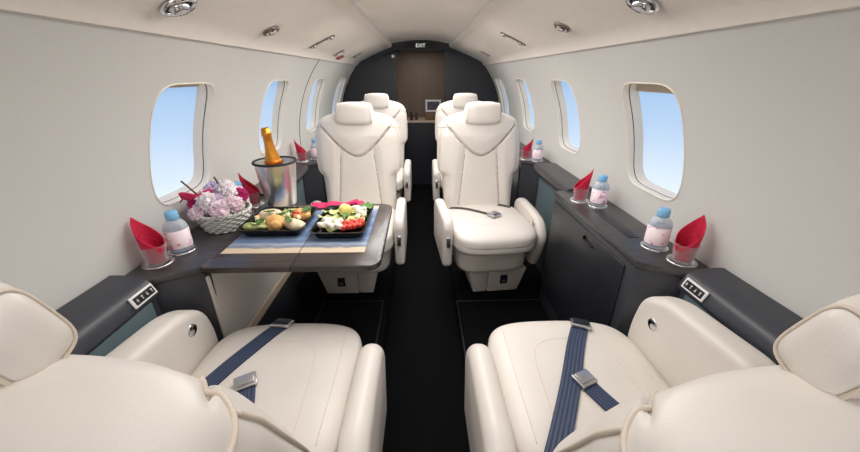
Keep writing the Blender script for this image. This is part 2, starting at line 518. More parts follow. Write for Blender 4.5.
# ------------------------------------------------------------------ doorway fittings
t = thing('exit_sign', 'small black lit sign with white letters over the arched doorway', 'sign', (0, YF-.012, 1.515))
link('sign_box', bx(-.15, .15, -.008, .012, -.022, .022, bev=.004), M['dark'], t, angle=40)
lit = mat('lit_lettering', (240, 240, 236), .5); lit.node_tree.nodes['Principled BSDF'].inputs['Emission Color'].default_value = (1, 1, .96, 1); lit.node_tree.nodes['Principled BSDF'].inputs['Emission Strength'].default_value = .7
text_mesh('EXIT', .05, lit, t, (0, -.0095, 0), (PI/2, 0, 0), 'lettering')
o = link('placard', bx(-.309, -.281, YF-.006, YF, 1.402, 1.43, bev=.002), M['white'], angle=40)
tag(o, 'tiny white square plate on the dark bulkhead left of the doorway', 'plate')
t = thing('lavatory_counter', 'pale counter with dark cupboard beneath, seen through the far doorway', 'counter', (0, YF+.3, -.1)); CH = .79
link('cupboard', bx(-.335, .335, .03, .4, .0, CH), M['black'], t, smooth=False)
link('counter_top', bx(-.338, .338, 0, .42, CH, CH+.028, bev=.005), M['counter'], t, angle=40)
ct = -.1+CH+.028
def small_bottle(x, y, r, h, lab, m='brownglass'):
    t = thing('toiletry_bottle', lab, 'bottle', (x, y, ct), 0, 'toiletries on the far counter')
    link('body', lathe([(0, 0), (r, .001), (r, h*.6), (r*.75, h*.7), (r*.35, h*.76), (r*.35, h*.8), (0, h*.8)], 16), M[m], t)
    link('cap', lathe([(0, h*.78), (r*.45, h*.78), (r*.45, h), (0, h)], 12), M['dark'], t)
small_bottle(-.185, YF+.4, .022, .13, 'leftmost small brown bottle on the far counter')
small_bottle(-.12, YF+.37, .02, .10, 'shorter brown bottle beside the leftmost one on the far counter')
small_bottle(-.06, YF+.4, .018, .085, 'smallest brown bottle, middle of the far counter')
t = thing('tissue_box', 'brown wooden box on the right end of the far counter', 'box', (.14, YF+.42, ct))
link('body', bx(-.09, .09, -.05, .05, 0, .085, bev=.004), M['brownbox'], t, angle=40)
link('lid', bx(-.094, .094, -.054, .054, .085, .095, bev=.003), M['brownbox'], t, angle=40)
t = thing('picture_frame', 'small white-framed dark picture standing on the brown box beyond the doorway', 'picture', (.15, YF+.42, ct+.095))
bm = bx(-.095, .095, -.008, .008, 0, .02); box(bm, -.095, .095, -.008, .008, .12, .14); box(bm, -.095, -.075, -.008, .008, .02, .12); box(bm, .075, .095, -.008, .008, .02, .12)
link('frame', bm, M['white'], t, smooth=False)
link('picture', bx(-.075, .075, -.002, .004, .02, .12), mat('dark_picture', (70, 62, 82), .4, var=.6, vscale=25), t, smooth=False)

# ------------------------------------------------------------------ headliner fittings (lie on the sloped panels)
SN = Vector((PZ1-PZ0, 0, PX0-PX1)).normalized()         # outward slope normal for side=+1, mirrored for -1
def slope_frame(side, y, t):
    x = PX0+(PX1-PX0)*t; z = PZ0+(PZ1-PZ0)*t+.007*sin(PI*t)
    nrm = Vector((-side*(PZ1-PZ0), 0, -(PX0-PX1))).normalized(); ty = Vector((0, 1, 0)); tx = ty.cross(nrm)
    return Matrix(((tx.x, ty.x, nrm.x, side*x), (tx.y, ty.y, nrm.y, y), (tx.z, ty.z, nrm.z, z), (0, 0, 0, 1)))
def reading_light(side, y, t, lab, r=.034):
    o = thing('reading_light', lab, 'light', group='reading lights in the headliner'); o.matrix_world = slope_frame(side, y, t)
    link('bezel', lathe([(r*1.3, -.002), (r*1.3, .003), (r*1.12, .007), (r*.98, .004), (r*.96, -.004)], 36), M['chrome'], o)
    link('socket', lathe([(r*.97, .001), (r*.9, -.002), (r*.66, -.001)], 36), M['dark'], o)
    b = lathe([(r*.7, -.004), (r*.72, .004), (r*.62, .012), (r*.5, .015), (r*.47, .012)], 32); link('eyeball', b, M['chrome'], o)
    link('lens', lathe([(r*.48, .0125), (r*.3, .0145), (0, .015)], 24), M['lens'], o)
reading_light(-1, 1.002, .243, 'chrome reading light in the left headliner nearest the viewer')
reading_light(1, 1.015, .313, 'chrome reading light in the right headliner nearest the viewer')
def air_outlet(side, y, t, lab):
    o = thing('air_outlet', lab, 'air outlet', group='round air outlets in the headliner'); o.matrix_world = slope_frame(side, y, t)
    link('bezel', lathe([(.034, -.002), (.034, .003), (.028, .007), (.024, .003)], 32), M['bronze'], o)
    link('nozzle', lathe([(.025, .001), (.022, .008), (.012, .013), (0, .013)], 28), M['chrome'], o)
air_outlet(-1, 1.551, .267, 'bronze-rimmed round air outlet in the left headliner behind the near reading light')
air_outlet(1, 1.532, .346, 'bronze-rimmed round air outlet in the right headliner behind the near reading light')
def service_strip(side, y, t, lab, ln=.15):
    o = thing('service_strip', lab, 'light strip', group='overhead service strips'); o.matrix_world = slope_frame(side, y, t)
    link('plate', prism(round_poly([(-ln/2, -.016), (ln/2, -.016), (ln/2, .016), (-ln/2, .016)], .014), 'z', -.002, .003), M['bronze'], o, angle=40)
    for q in (-.33, .33):
        link('nozzle', lathe([(.015, .002), (.013, .009), (.008, .012), (0, .012)], 24, cx=q*ln), M['chrome'], o)
    link('lens', bx(-ln*.16, ln*.16, -.008, .008, .002, .005, bev=.002), M['lens'], o)
service_strip(-1, 2.20, .347, 'long overhead strip with two nozzles above the left champagne seat', .16)
service_strip(1, 2.18, .437, 'long overhead strip with two nozzles above the right facing seat', .16)
service_strip(-1, 2.84, .22, 'short overhead strip in the left headliner beside the red placard', .09)
service_strip(-1, 3.45, .31, 'short overhead strip in the left headliner near the dark bulkhead', .09)
service_strip(1, 3.3, .33, 'short overhead strip in the right headliner near the dark bulkhead', .09)
t = thing('wall_placard', 'red oval placard low on the left headliner panel near the bulkhead', 'placard')
t.matrix_world = slope_frame(-1, 3.06, .07)
link('disc', prism([(.05*cos(a*PI/16), .062*sin(a*PI/16)) for a in range(32)], 'z', -.002, .004), M['placard'], t, angle=40)
for j in (-1, 0, 1):
    link('marking', bx(j*.016-.004, j*.016+.004, -.028+abs(j)*.008, .028-abs(j)*.008, .0035, .0047), M['white'] if j else M['dark'], t, smooth=False)

# ------------------------------------------------------------------ seats
def W(z):   # half width of the backrest by height
    return 1.06*interp([(.36, .205), (.60, .213), (.655, .218), (.69, .243), (.74, .247), (.86, .245), (.90, .242), (.93, .236), (.95, .231), (.968, .224), (.985, .212), (1.005, .18), (1.02, .135), (1.03, .085), (1.036, .03)], z)
def YFR(z): # front face
    return interp([(.36, .21), (.48, .225), (.7, .245), (.9, .262), (.98, .28), (1.01, .295), (1.036, .335)], z)
def YRE(z): # rear face
    return interp([(.36, .33), (.6, .365), (.85, .405), (.95, .405), (1.0, .39), (1.02, .372), (1.036, .34)], z)
def zV(x): return .67+1.25*sqrt(x*x+.085**2)
def xS(z): return .10+(.80-z)*.1
def zR(u): return .972+.036*(1-u*u)          # seam on the rear, under the wrapped-over top pad
def back_pt(u, z, rear=False):
    yf, yr = YFR(z), YRE(z); mid = (yf+yr)/2; h = (yr-yf)/2; k = max(0, 1-abs(u)**4.5)**(1/2.6)
    return Vector((u*W(z), mid+h*k if rear else mid-h*k, z))

def make_backrest():
    bm = bmesh.new(); NZ, NX = 180, 96; rings = []
    for q in range(NZ+1):
        z = .36+.676*q/NZ
        ws = sum(W(z+d) for d in (-.008, -.004, 0, .004, .008))/5 if z < 1.02 else W(z)
        ring = []
        for i in range(NX+1):
            u = sin((-1+2*i/NX)*PI/2); p = back_pt(u, z); x = u*ws
            ax = abs(x); edge = smoothstep((1-abs(u))/.22)
            g = exp(-((z-zV(x))/.007)**2)
            d = .013*smoothstep((z-zV(x))/.022)-.010*g
            if z < zV(x)-.004:
                d += .012*smoothstep((ax-xS(z))/.05)-.008*exp(-((ax-xS(z))/.006)**2)*smoothstep((z-.40)/.04)
            d += .014*cos(min(1, ax/.2)*PI/2)*smoothstep((z-zV(x))/.1)*smoothstep((1.03-z)/.05)
            ring.append(bm.verts.new((x, p.y-d*edge, z)))
        for i in range(1, NX):
            u = sin((1-2*i/NX)*PI/2); p = back_pt(u, z, True)
            g = exp(-((z-zR(u))/.005)**2)
            p.y -= (.012*(1-smoothstep((z-zR(u))/.010))+.006*g)*smoothstep((1-abs(u))/.1)
            ring.append(bm.verts.new((u*ws, p.y, z)))
        rings.append(ring)
    n = len(rings[0])
    for A, B in zip(rings, rings[1:]):
        for i in range(n): bm.faces.new((A[i], A[(i+1) % n], B[(i+1) % n], B[i]))
    bm.faces.new(rings[0][::-1]); bm.faces.new(rings[-1])
    return bm

def seam_obj(name, src, polylines, d, r=.0016, off=-.0003, m=None, parent=None):
    bvh = BVHTree.FromBMesh(src); bm = bmesh.new()
    for P in polylines:
        q = drape(bvh, P, d, off)
        if len(q) > 2: tube(q, r, 6, bm=bm)
    return link(name, bm, m or M['seam'], parent)

SEAT = {}
def make_seat(label, inner, recline=0., low_arm=False, wide=1.05, dy=0, dz=0, outz=0, head=None):
    """faces -Y; inner = -1/+1: the side of the aisle in the seat's own x"""
    t = thing('cabin_seat', label, 'seat', group='cream leather cabin seats')
    s = inner
    # pedestal (offset to the outer side: the seat has been tracked inboard)
    ox = -s*.055
    def trap(xa, xb, xa2, xb2, nm, y0):
        bm = bmesh.new()
        vs = [bm.verts.new(p) for p in ((xa, y0, .165), (xb, y0, .165), (xb, y0+.36, .165), (xa, y0+.36, .165), (xa2, y0+.02, 0), (xb2, y0+.02, 0), (xb2, y0+.34, 0), (xa2, y0+.34, 0))]
        for f in ((0, 1, 2, 3), (7, 6, 5, 4), (0, 4, 5, 1), (1, 5, 6, 2), (2, 6, 7, 3), (3, 7, 4, 0)): bm.faces.new([vs[i] for i in f])
        bmesh.ops.bevel(bm, geom=bm.edges[:], offset=.006, segments=2, profile=.5, affect='EDGES')
        return link(nm, bm, M['pedestal'], t, angle=40)
    cut = ox+s*.055
    lo, hi = (ox-.178, cut-.002) if s > 0 else (cut+.002, ox+.178)
    lo2, hi2 = (ox-.14, cut-.002) if s > 0 else (cut+.002, ox+.14)
    p = trap(lo, hi, lo2, hi2, 'pedestal', -.08)
    cx = (lo2+hi2)/2
    sp = link('switch_plate', bx(cx-.022, cx+.022, -.078, -.068, .062, .122, bev=.003), M['emblem'], t, angle=40)
    link('rocker', bx(cx-.012, cx+.012, -.083, -.076, .072, .09, bev=.002), M['buckle'], sp, angle=40)
    lo, hi = (cut+.002, ox+.178) if s > 0 else (ox-.178, cut-.002)
    lo2, hi2 = (cut+.002, ox+.14) if s > 0 else (ox-.14, cut-.002)
    trap(lo, hi, lo2, hi2, 'pedestal_cover', -.075)
    # seat pan and cushion
    link('seat_pan', pillow(.205, .225, .08, 5, 14, (0, .05, .265), lambda q: Vector((q.x*(1+.25*q.z), q.y, q.z))), M['leather'], t)
    def cush(q):
        if q.z > 0:
            q.z += .012*(1-(q.x/.225)**2)*(1-(q.y/.26)**2)
        f = max(0, (-q.y-.15)/.11); q.z -= .012*f*f*(1 if q.z > 0 else .2)
        q.y -= .018*(1-(q.x/.225)**2)*smoothstep(-q.y/.26)
        return q
    cb = pillow(.222*wide, .255, .066, 5, 30, (0, .015, .405), cush)
    x1, y1, y0 = .118, -.115, .2
    U = [(-x1-.012, y0, .5), (-x1-.006, .06, .5), (-x1, -.03, .5), (-x1*.86, -.085, .5), (-x1*.5, y1, .5), (0, y1-.006, .5), (x1*.5, y1, .5), (x1*.86, -.085, .5), (x1, -.03, .5), (x1+.006, .06, .5), (x1+.012, y0, .5)]
    lines = [spline(U, 6), spline([(.185, .2, .5), (.186, 0, .5), (.18, -.19, .5)], 10), spline([(-.185, .2, .5), (-.186, 0, .5), (-.18, -.19, .5)], 10)]
    cbm = cb.copy(); c = link('seat_cushion', cb, M['leather'], t)
    seam_obj('stitching', cbm, lines, (0, 0, -1), .0011, -.0002, M['piping'], c)
    fr = [[(-.2+.4*i/30, -.4, .352+.0*i) for i in range(31)]]
    seam_obj('piping', cbm, fr, (0, 1, 0), .003, -.001, M['piping'], c); cbm.free()
    # backrest
    bb = make_backrest(); bbc = bb.copy(); b = link('backrest', bb, M['leather'], t)
    vx = [-.2+.4*i/60 for i in range(61)]
    L = [[(x, -.2, zV(x)) for x in vx if zV(x) < .955]]
    for q in (-1, 1): L.append([(q*xS(z), -.2, z) for z in [.47+.32*i/30 for i in range(31)] if z < zV(xS(z))-.004])
    seam_obj('seam', bbc, L, (0, 1, 0), .0022, -.0012, None, b)
    R = [[(u*W(.972), 1, zR(u)) for u in [-.93+1.86*i/50 for i in range(51)]]]
    seam_obj('piping', bbc, R, (0, -1, 0), .0042, .0012, M['piping'], b)
    bvb = BVHTree.FromBMesh(bbc)
    def hug(pts, cen, off):
        out = []
        for p in pts:
            p = Vector(p); c = Vector(cen(p)); d = (c-p).normalized(); h = bvb.ray_cast(c-d*.6, d)
            if h[0] is not None: out.append(h[0]-d*off)
        return out
    for q in (-1, 1):   # piped edges: down the wing, and round the end of the top pad
        P = hug([back_pt(q*.955, z) for z in [.66+.285*i/30 for i in range(31)]], lambda p: (p.x-q*.05, p.y+.05, p.z), .0012)
        link('piping', tube(P, .0036, 8), M['piping'], b)
        P = hug([back_pt(q*sin(a), .945+.03*(1-sin(a))) for a in [.8+.77*i/14 for i in range(15)]]+[back_pt(q*sin(a), .945+.20*(1-sin(a)), True) for a in [1.57-.6*i/12 for i in range(1, 13)]], lambda p: (q*(abs(p.x)-.08), .33, p.z), .001)
        link('piping', tube(P, .0036, 8), M['piping'], b)
    bbc.free()
    # headrest
    def hr(q):
        q.x *= 1-.10*(q.z/.062)*.5
        if q.y < 0: q.y -= .010*(1-(q.x/.105)**2)
        return q
    HY = .278
    h = link('headrest', pillow(.109, .045, .063, 4.2, 16, (0, HY, 1.026), hr), M['leather'], t)
    for q in (-1, 1):
        pts = [(q*.096, HY+.0388*copysign(abs(cos(a))**.5, cos(a)), 1.026+.0542*copysign(abs(sin(a))**.5, sin(a))) for a in [2*PI*i/40+.02 for i in range(40)]]
        pts = [(x*(1-.10*((z-1.026)/.062)*.5), y, z) for x, y, z in pts]
        link('piping', tube(pts, .0028, 6, True), M['piping'], h)
    hp = link('headrest_post', bx(-.05, .05, .29, .31, .94, 1.0, bev=.005), M['dark'], t, angle=40)
    if recline:
        T = Matrix.Translation((0, .24+dy, .42+dz)) @ Matrix.Rotation(-recline, 4, 'X') @ Matrix.Translation((0, -.24, -.42))
        for q in (b, hp): q.matrix_local = T
        h.matrix_local = T @ Matrix.Translation(head) @ Matrix.Translation((0, HY, 1.026)) @ Matrix.Scale(.80, 4) @ Matrix.Translation((0, -HY, -1.026))
    # armrests
    def arm(nm, xa, xb, poly, rr, bv=.02):
        P = [Vector(p) for p in round_poly(poly, [max(q, bv+.006) for q in rr], 8)]; n = len(P); bm = bmesh.new()
        N = []
        for k in range(n):
            d = P[(k+1) % n]-P[k-1]; N.append(Vector((d.y, -d.x)).normalized())
        ar = sum(P[k].x*P[(k+1) % n].y-P[(k+1) % n].x*P[k].y for k in range(n))
        if ar > 0: N = [-v for v in N]
        L = [(xa+bv*(1-cos(q*PI/12)) if 0 else xa+bv*(1-sin(q*PI/12)), bv*(1-cos(q*PI/12))) for q in range(6, -1, -1)]
        L = L+[(xa+xb-x, d) for x, d in L[::-1]]
        R = [[bm.verts.new((x, (P[k]+N[k]*d).x, (P[k]+N[k]*d).y)) for k in range(n)] for x, d in L]
        for A, B in zip(R, R[1:]):
            for k in range(n): bm.faces.new((A[k], A[(k+1) % n], B[(k+1) % n], B[k]))
        bm.faces.new(R[0][::-1]); bm.faces.new(R[-1])
        return link(nm, bm, M['leather'], t, angle=50)
    xa, xb = (s*.234, s*.290) if not low_arm else (s*.236, s*.309)
    poly = [(-.13, .23), (-.155, .485), (-.12, .527), (.20, .535), (.26, .50), (.26, .25)]
    if low_arm: poly = [(-.10, .20), (-.15, .43), (-.09, .500), (.20, .505), (.26, .48), (.26, .22)]
    a = arm('armrest', min(xa, xb), max(xa, xb), poly, [.02, .05, .06, .08, .05, .03], .034 if low_arm else .022)
    link('recline_lever', bx((xa+xb)/2-.011, (xa+xb)/2+.011, -.158, -.13, .37, .43, bev=.004), M['buckle'], a, angle=40)
    xa, xb = (-s*.238, -s*.322) if low_arm else (-s*.236, -s*.292)
    poly = [(-.15, .19), (-.198, .46), (-.17, .55+outz), (-.08, .595+outz), (.20, .62+outz), (.26, .58), (.26, .25)]
    if not low_arm: poly = [(-.10, .19), (-.185, .40), (-.13, .485), (-.03, .51), (.18, .525), (.25, .49), (.25, .25)]
    a = arm('armrest', min(xa, xb), max(xa, xb), poly, [.03, .07, .07, .05, .08, .05, .03], .024)
    bt = lathe([(.0, .004), (.010, .004), (.012, .003), (.017, .003), (.019, 0), (.019, -.004)], 24)
    o = link('recline_button', bt, M['chrome'], a); o.matrix_local = Matrix.Translation((-s*.238, -.09, .555 if low_arm else .46)) @ Matrix.Rotation(s*PI/2, 4, 'Y')
    return t

far_right = make_seat('right cream seat facing the viewer, its belt and steel buckle lying on the cushion', -1)
far_right.location = (.388, 1.85, 0); far_right.rotation_euler = (0, 0, radians(5.5))
far_left = make_seat('left cream seat facing the viewer behind the laid table', 1)
far_left.location = (-.390, 1.85, 0)
rr = copy_tree(far_right); rr.location = (.386, 2.92, 0); rr.rotation_euler = (0, 0, 0); rr['label'] = 'cream seat half hidden behind the right facing seat, by the bulkhead'
rl = copy_tree(far_left); rl.location = (-.386, 2.92, 0); rl['label'] = 'cream seat half hidden behind the left facing seat, by the bulkhead'
near_right = make_seat('cream seat in the right foreground seen over its back, navy belt on cushion', 1, radians(20), True, 1.07, 0, .008, .055, (0, -.005, .016))
near_right.location = (.44, .712, 0); near_right.rotation_euler = (0, 0, PI)
near_left = make_seat('cream seat in the left foreground seen over its back, belt buckle at cushion front', -1, radians(19), True, 1.07, 0, .02, .025, (0, -.005, .016))
near_left.location = (-.43, .72, 0); near_left.rotation_euler = (0, 0, PI)

# belts: straps lie on the cushion; each is a part of its seat
bpy.context.view_layer.update()
def cushion_top(seat):
    c = [o for o in seat.children if o.name.startswith('seat_cushion')][0]
    bm = bmesh.new(); bm.from_mesh(c.data); bm.transform(c.matrix_world); b = BVHTree.FromBMesh(bm); bm.free(); return b
def buckle(parent, p, ang, tilt=0, sc=1., lift=True):
    """metal buckle: body, lift flap, and slot"""
    mw = Matrix.Translation(p) @ Matrix.Rotation(ang, 4, 'Z') @ Matrix.Rotation(tilt, 4, 'X') @ Matrix.Scale(sc, 4)
    bm = bx(-.03, .03, -.024, .024, 0, .012, bev=.003); bm.transform(mw)
    b = link('buckle', bm, M['buckle'], parent, angle=40)
    bm = bx(-.024, .024, -.014, .019, .012, .017, bev=.002); bm.transform(mw); link('buckle_flap', bm, M['emblem'] if lift else M['buckle'], b, angle=40)
    return b
def belt(seat, pts, width, m='belt', buckle_at=None, twist=None, end_metal=False):
    bvh = cushion_top(seat); P = spline(pts, 10); Q = []
    for p in P:
        h = bvh.ray_cast(Vector((p.x, p.y, 1.0)), Vector((0, 0, -1)))
        z = h[0].z+.004 if h[0] is not None else p.z
        Q.append(Vector((p.x, p.y, max(z, p.z) if p.z > .3 else z)))
    inv = seat.matrix_world.inverted()
    bm = ribbon(Q, width, .0035); bm.transform(inv)
    o = link('seat_belt', bm, M[m], seat, angle=40)
    if buckle_at:
        i, ang, tilt, sc, lift = buckle_at
        p = Q[i]; sub = buckle(o, p+Vector((0, 0, .001)), ang, tilt, sc, lift)
        for q in [sub]+list(sub.children): q.data.transform(inv)
    return o
belt(near_right, [(.515, .895, 0), (.46, .80, 0), (.385, .655, 0), (.315, .53, 0), (.27, .455, 0)], .05, buckle_at=(0, -.35, -.25, 1.0, True))
belt(near_right, [(.425, .665, 0), (.455, .60, 0), (.49, .54, 0), (.53, .48, 0)], .046, buckle_at=(0, .45, .1, .9, False))
belt(near_left, [(-.465, .925, 0), (-.505, .83, 0), (-.55, .73, 0), (-.60, .60, 0), (-.63, .48, 0)], .05, buckle_at=(0, -.1, -.35, 1.0, True))
belt(near_left, [(-.468, .678, 0), (-.447, .625, 0), (-.425, .56, 0), (-.40, .50, 0)], .046, buckle_at=(0, .5, .1, .9, False))
belt(far_right, [(.175, 2.03, .0), (.25, 1.985, 0), (.33, 1.92, 0), (.415, 1.84, 0)], .024, 'strap', buckle_at=(-1, .6, 0, 1.15, False))
belt(far_right, [(.55, 2.01, 0), (.515, 2.035, 0), (.48, 2.05, 0)], .024, 'strap')

# ------------------------------------------------------------------ side furniture
LZ = .68
def cup_ring(parent, x, y, r=.041):
    return link('cup_holder', lathe([(r+.003, -.002), (r+.003, .003), (r, .0045), (r-.008, .003), (r-.009, .001), (0, .0008)], 36, cx=x, cy=y, cz=LZ), M['chrome'], parent)
def cabinet(side, y0, y1, lab, style, chamfer=.1, cups=()):
    t = thing('side_cabinet', lab, 'cabinet', group='side cabinets along the cabin walls')
    sg = side
    top = [(.897, y0-.057), (.80, y0-.05), (.69, y0+.03), (.69, y1), (.897, y1)]
    P = [(sg*x, y) for x, y in top]
    body = [(sg*x, y) for x, y in [(.895, y0-.053), (.802, y0-.046), (.694, y0+.032), (.694, y1-.003), (.895, y1-.003)]]
    link('body', prism(body, 'z', 0.001, LZ-.022, .003, 2), M['navy'], t, angle=40)
    bm = prism(P, 'z', LZ-.022, LZ, .004, 2); link('top', bm, M['ledge'], t, angle=40)
    xf = .694*sg
    def face(a, b, ya, yb, za, zb, bev=.003): return bx(min(xf-sg*a, xf-sg*b), max(xf-sg*a, xf-sg*b), ya, yb, za, zb, bev=bev)
    if style == 'door':
        d = link('door', face(-.001, .008, y0+.08, y1-.03, .10, .635, .003), M['black'], t, angle=40)
        hb = bmesh.new(); box(hb, min(xf-sg*.008, xf-sg*.02), max(xf-sg*.008, xf-sg*.02), y0+.29, y0+.37, .59, .598, .002)
        box(hb, min(xf-sg*.008, xf-sg*.02), max(xf-sg*.008, xf-sg*.02), y0+.365, y0+.372, .598, .612, .002)
        link('handle', hb, M['dark'], d, angle=40)
        link('lid', bx(min(sg*.76, sg*.80), max(sg*.76, sg*.80), y0+.2, y1-.28, LZ-.001, LZ+.0025, bev=.001), M['black'], t, angle=40)
    elif style == 'panel':
        link('side_panel', face(-.001, .008, y0+.03, y1-.02, .335, .64, .003), M['cream'], t, angle=40)
        link('edge_trim', face(-.001, .014, y0+.03, y1-.02, .29, .333, .004), M['tanedge'], t, angle=40)
        link('plinth', face(-.001, .004, y0+.03, y1-.02, .01, .288, .002), M['black'], t, angle=40)
    else:
        link('door', face(-.001, .008, y0+.03, y1-.03, .10, .635, .003), M['black'], t, angle=40)
    for (x, y) in cups: cup_ring(t, x, y)
    return t
CR1, CR2 = (.835, .955), (.812, 1.06)
CR3, CR4 = (.755, 1.55), (.81, 1.48)
cabinet(1, .93, 1.70, 'black cabinet with door and bar handle along the right wall', 'door', cups=(CR1, CR2, CR3, CR4))
CL1, CL2 = (-.845, .985), (-.825, 1.075)
CL3, CL4 = (-.775, 1.52), (-.775, 1.41)
cabinet(-1, .93, 1.655, 'cabinet with a cream side panel on the left wall behind the folding table', 'panel', cups=(CL1, CL2, CL3, CL4))
CR5, CR6 = (.745, 2.44), (.81, 2.39)
cabinet(1, 2.34, 3.35, 'dark cabinet on the right wall beside the right rear seat', 'plain', cups=(CR5, CR6))
CL5, CL6 = (-.755, 2.49), (-.83, 2.41)
cabinet(-1, 2.34, 3.35, 'dark cabinet on the left wall beside the left rear seat', 'plain', cups=(CL5, CL6))

def armrest_panel(side, y0, y1, lab, switch=None):
    """padded side ledge with a woven insert"""
    t = thing('armrest_panel', lab, 'side panel', group='padded side panels')
    sg = side
    prof = [(.895, .705), (.86, .705), (.82, .70), (.79, .685), (.778, .655), (.776, .638), (.79, .632), (.79, .0), (.895, .0)]
    if y0 > 1.: prof = [(.895, .69), (.80, .69), (.76, .685), (.75, .668), (.752, .640), (.80, .632), (.80, 0), (.895, 0)]
    rr = [0, .02, .03, .02, .02, .008, 0, 0, 0] if y0 < 1 else [0, 0, .012, .012, .01, 0, 0, 0]
    P = [(sg*x, z) for x, z in round_poly(prof, rr, 5)]
    link('padding', prism(P, 'y', y0, y1), M['navy'] if y0 < 1 else M['ledge'], t, angle=50)
    xi = .788 if y0 < 1 else .797
    link('fabric_insert', bx(min(sg*xi, sg*(xi+.01)), max(sg*xi, sg*(xi+.01)), y0+.02, y1-.02, .30, .628, bev=.002), M['teal'], t, angle=40)
    if switch is not None:
        p = link('switch_panel', bx(-.041, .041, -.0165, .0165, -.002, .003, bev=.0015), M['white'], t, angle=40)
        # lies on the bevelled face below the top edge
        nrm = Vector((-sg*.9, 0, .36)).normalized(); tx = Vector((0, sg*1., 0)); ty = nrm.cross(tx)
        p.matrix_local = Matrix(((tx.x, ty.x, nrm.x, sg*.7795), (tx.y, ty.y, nrm.y, switch), (tx.z, ty.z, nrm.z, .667), (0, 0, 0, 1)))
        for j in range(4):
            link('button', bx(-.034+j*.0172, -.034+j*.0172+.0158, -.011, .011, .003, .006, bev=.001), M['dark'], p, angle=40)
            cxm = -.034+j*.0172+.0079
            mk = bx(cxm-.0035, cxm+.0035, (-.004, .001, -.005, -.001)[j], (-.0025, .0025, -.0035, .0005)[j], .006, .0064); box(mk, cxm-.0008, cxm+.0008, -.005, .005, .006, .0064)
            link('button_symbol', mk, M['white'], p, smooth=False)
    return t
armrest_panel(-1, -1.2, .87, 'padded charcoal side panel with teal fabric insert and switches, left foreground', .822)
armrest_panel(1, -1.2, .87, 'padded charcoal side panel with teal fabric insert and switches, right foreground', .815)
armrest_panel(-1, 1.66, 2.275, 'dark side ledge with teal fabric insert beside the left facing seat')
armrest_panel(1, 1.705, 2.275, 'dark side ledge with teal fabric insert beside the right facing seat')

# floor boards in front of the facing seats, with metal edge rails
n = 5
for sg, xa, xb, y in ((1, .20, .70, 1.69), (-1, .235, .58, 1.70)):
    bm = bmesh.new()
    tube([(sg*xa, 1.05, .004), (sg*xa, y, .004), (sg*xb, y, .004), (sg*xb, 1.05, .004)], .006, 6, bm=bm)
    structure(link('trim_%d' % n, bm, M['rail'], smooth=False)); n += 1

# ------------------------------------------------------------------ table
TZ = .685
t = thing('folding_table', 'dark veneer folding table pulled out from the left cabinet, laid for a meal', 'table', (0, 0, 0))
def leaf(xa, xb, rad):
    P = round_poly([(xa, .94), (xb, .94), (xb, 1.51), (xa, 1.51)], rad, 8)
    return prism(P, 'z', TZ-.02, TZ, .003, 2)
link('table_leaf', leaf(-.688, -.4145, [0, 0, 0, 0]), M['table'], t, angle=40)
link('table_leaf', leaf(-.4125, -.135, [0, .055, .055, 0]), M['table'], t, angle=40)
link('support_arm', bx(-.688, -.25, 1.17, 1.23, TZ-.04, TZ-.021, bev=.003), M['dark'], t, angle=40)
link('hinge', bx(-.43, -.395, 1.0, 1.06, TZ-.028, TZ-.0195, bev=.002), M['buckle'], t, angle=40)
link('underside_trim', bx(-.68, -.40, .955, .965, TZ-.028, TZ-.0195, bev=.002), M['twig'], t, angle=40)
# steel link folding down from the near corner
link('folding_stay', tube([(-.682, .965, TZ-.02), (-.686, .962, .655), (-.688, .975, .64), (-.690, .975, .56)], .0045, 8), M['dark'], t)
o = link('placemat', bx(-.672, -.415, 1.03, 1.478, TZ+.0002, TZ+.0022), M['placemat'], smooth=False); tag(o, 'printed blue and sand placemat under the left meal tray', 'placemat', 'printed placemats on the table')
o = link('placemat', bx(-.412, -.195, 1.03, 1.478, TZ+.0002, TZ+.0022), M['placemat'], smooth=False); tag(o, 'printed blue and sand placemat under the right meal tray by the aisle', 'placemat', 'printed placemats on the table')
MZ = TZ+.0022

# meal trays
def tray(cx, cy, hx, hy, rz, lab, ribs):
    t = thing('meal_tray', lab, 'tray', (cx, cy, MZ), rz, 'black meal trays')
    def ringpts(k, z, r): return [(x, y, z) for x, y in round_poly([(-hx*k, -hy*k), (hx*k, -hy*k), (hx*k, hy*k), (-hx*k, hy*k)], r, 6)]
    bm = bmesh.new(); rs = []
    for k, z, r in ((.86, 0, .03), (.96, .028, .03), (1.02, .030, .03), (1.02, .032, .03), (.96, .031, .03), (.955, .026, .03), (.86, .006, .028)):
        rs.append([bm.verts.new(p) for p in ringpts(k, z, r)])
    n = len(rs[0])
    for A, B in zip(rs, rs[1:]):
        for i in range(n): bm.faces.new((A[i], A[(i+1) % n], B[(i+1) % n], B[i]))
    bm.faces.new(rs[0][::-1]); bm.faces.new(rs[-1])
    link('dish', bm, M['traybl'], t, angle=50)
    if ribs:
        link('divider', bx(-.004, .004, -hy*.86, hy*.86, .006, .024, bev=.002), M['traybl'], t, angle=40)
    return t
TLx, TLy = -.556, 1.265
TRx, TRy = -.305, 1.258
tray(TLx, TLy, .118, .122, 0, 'black meal tray of wraps and salmon bites, nearest the wall', False)
tray(TRx, TRy, .098, .142, 0, 'black meal tray of leafy salad with tomato, nearest the aisle', False)
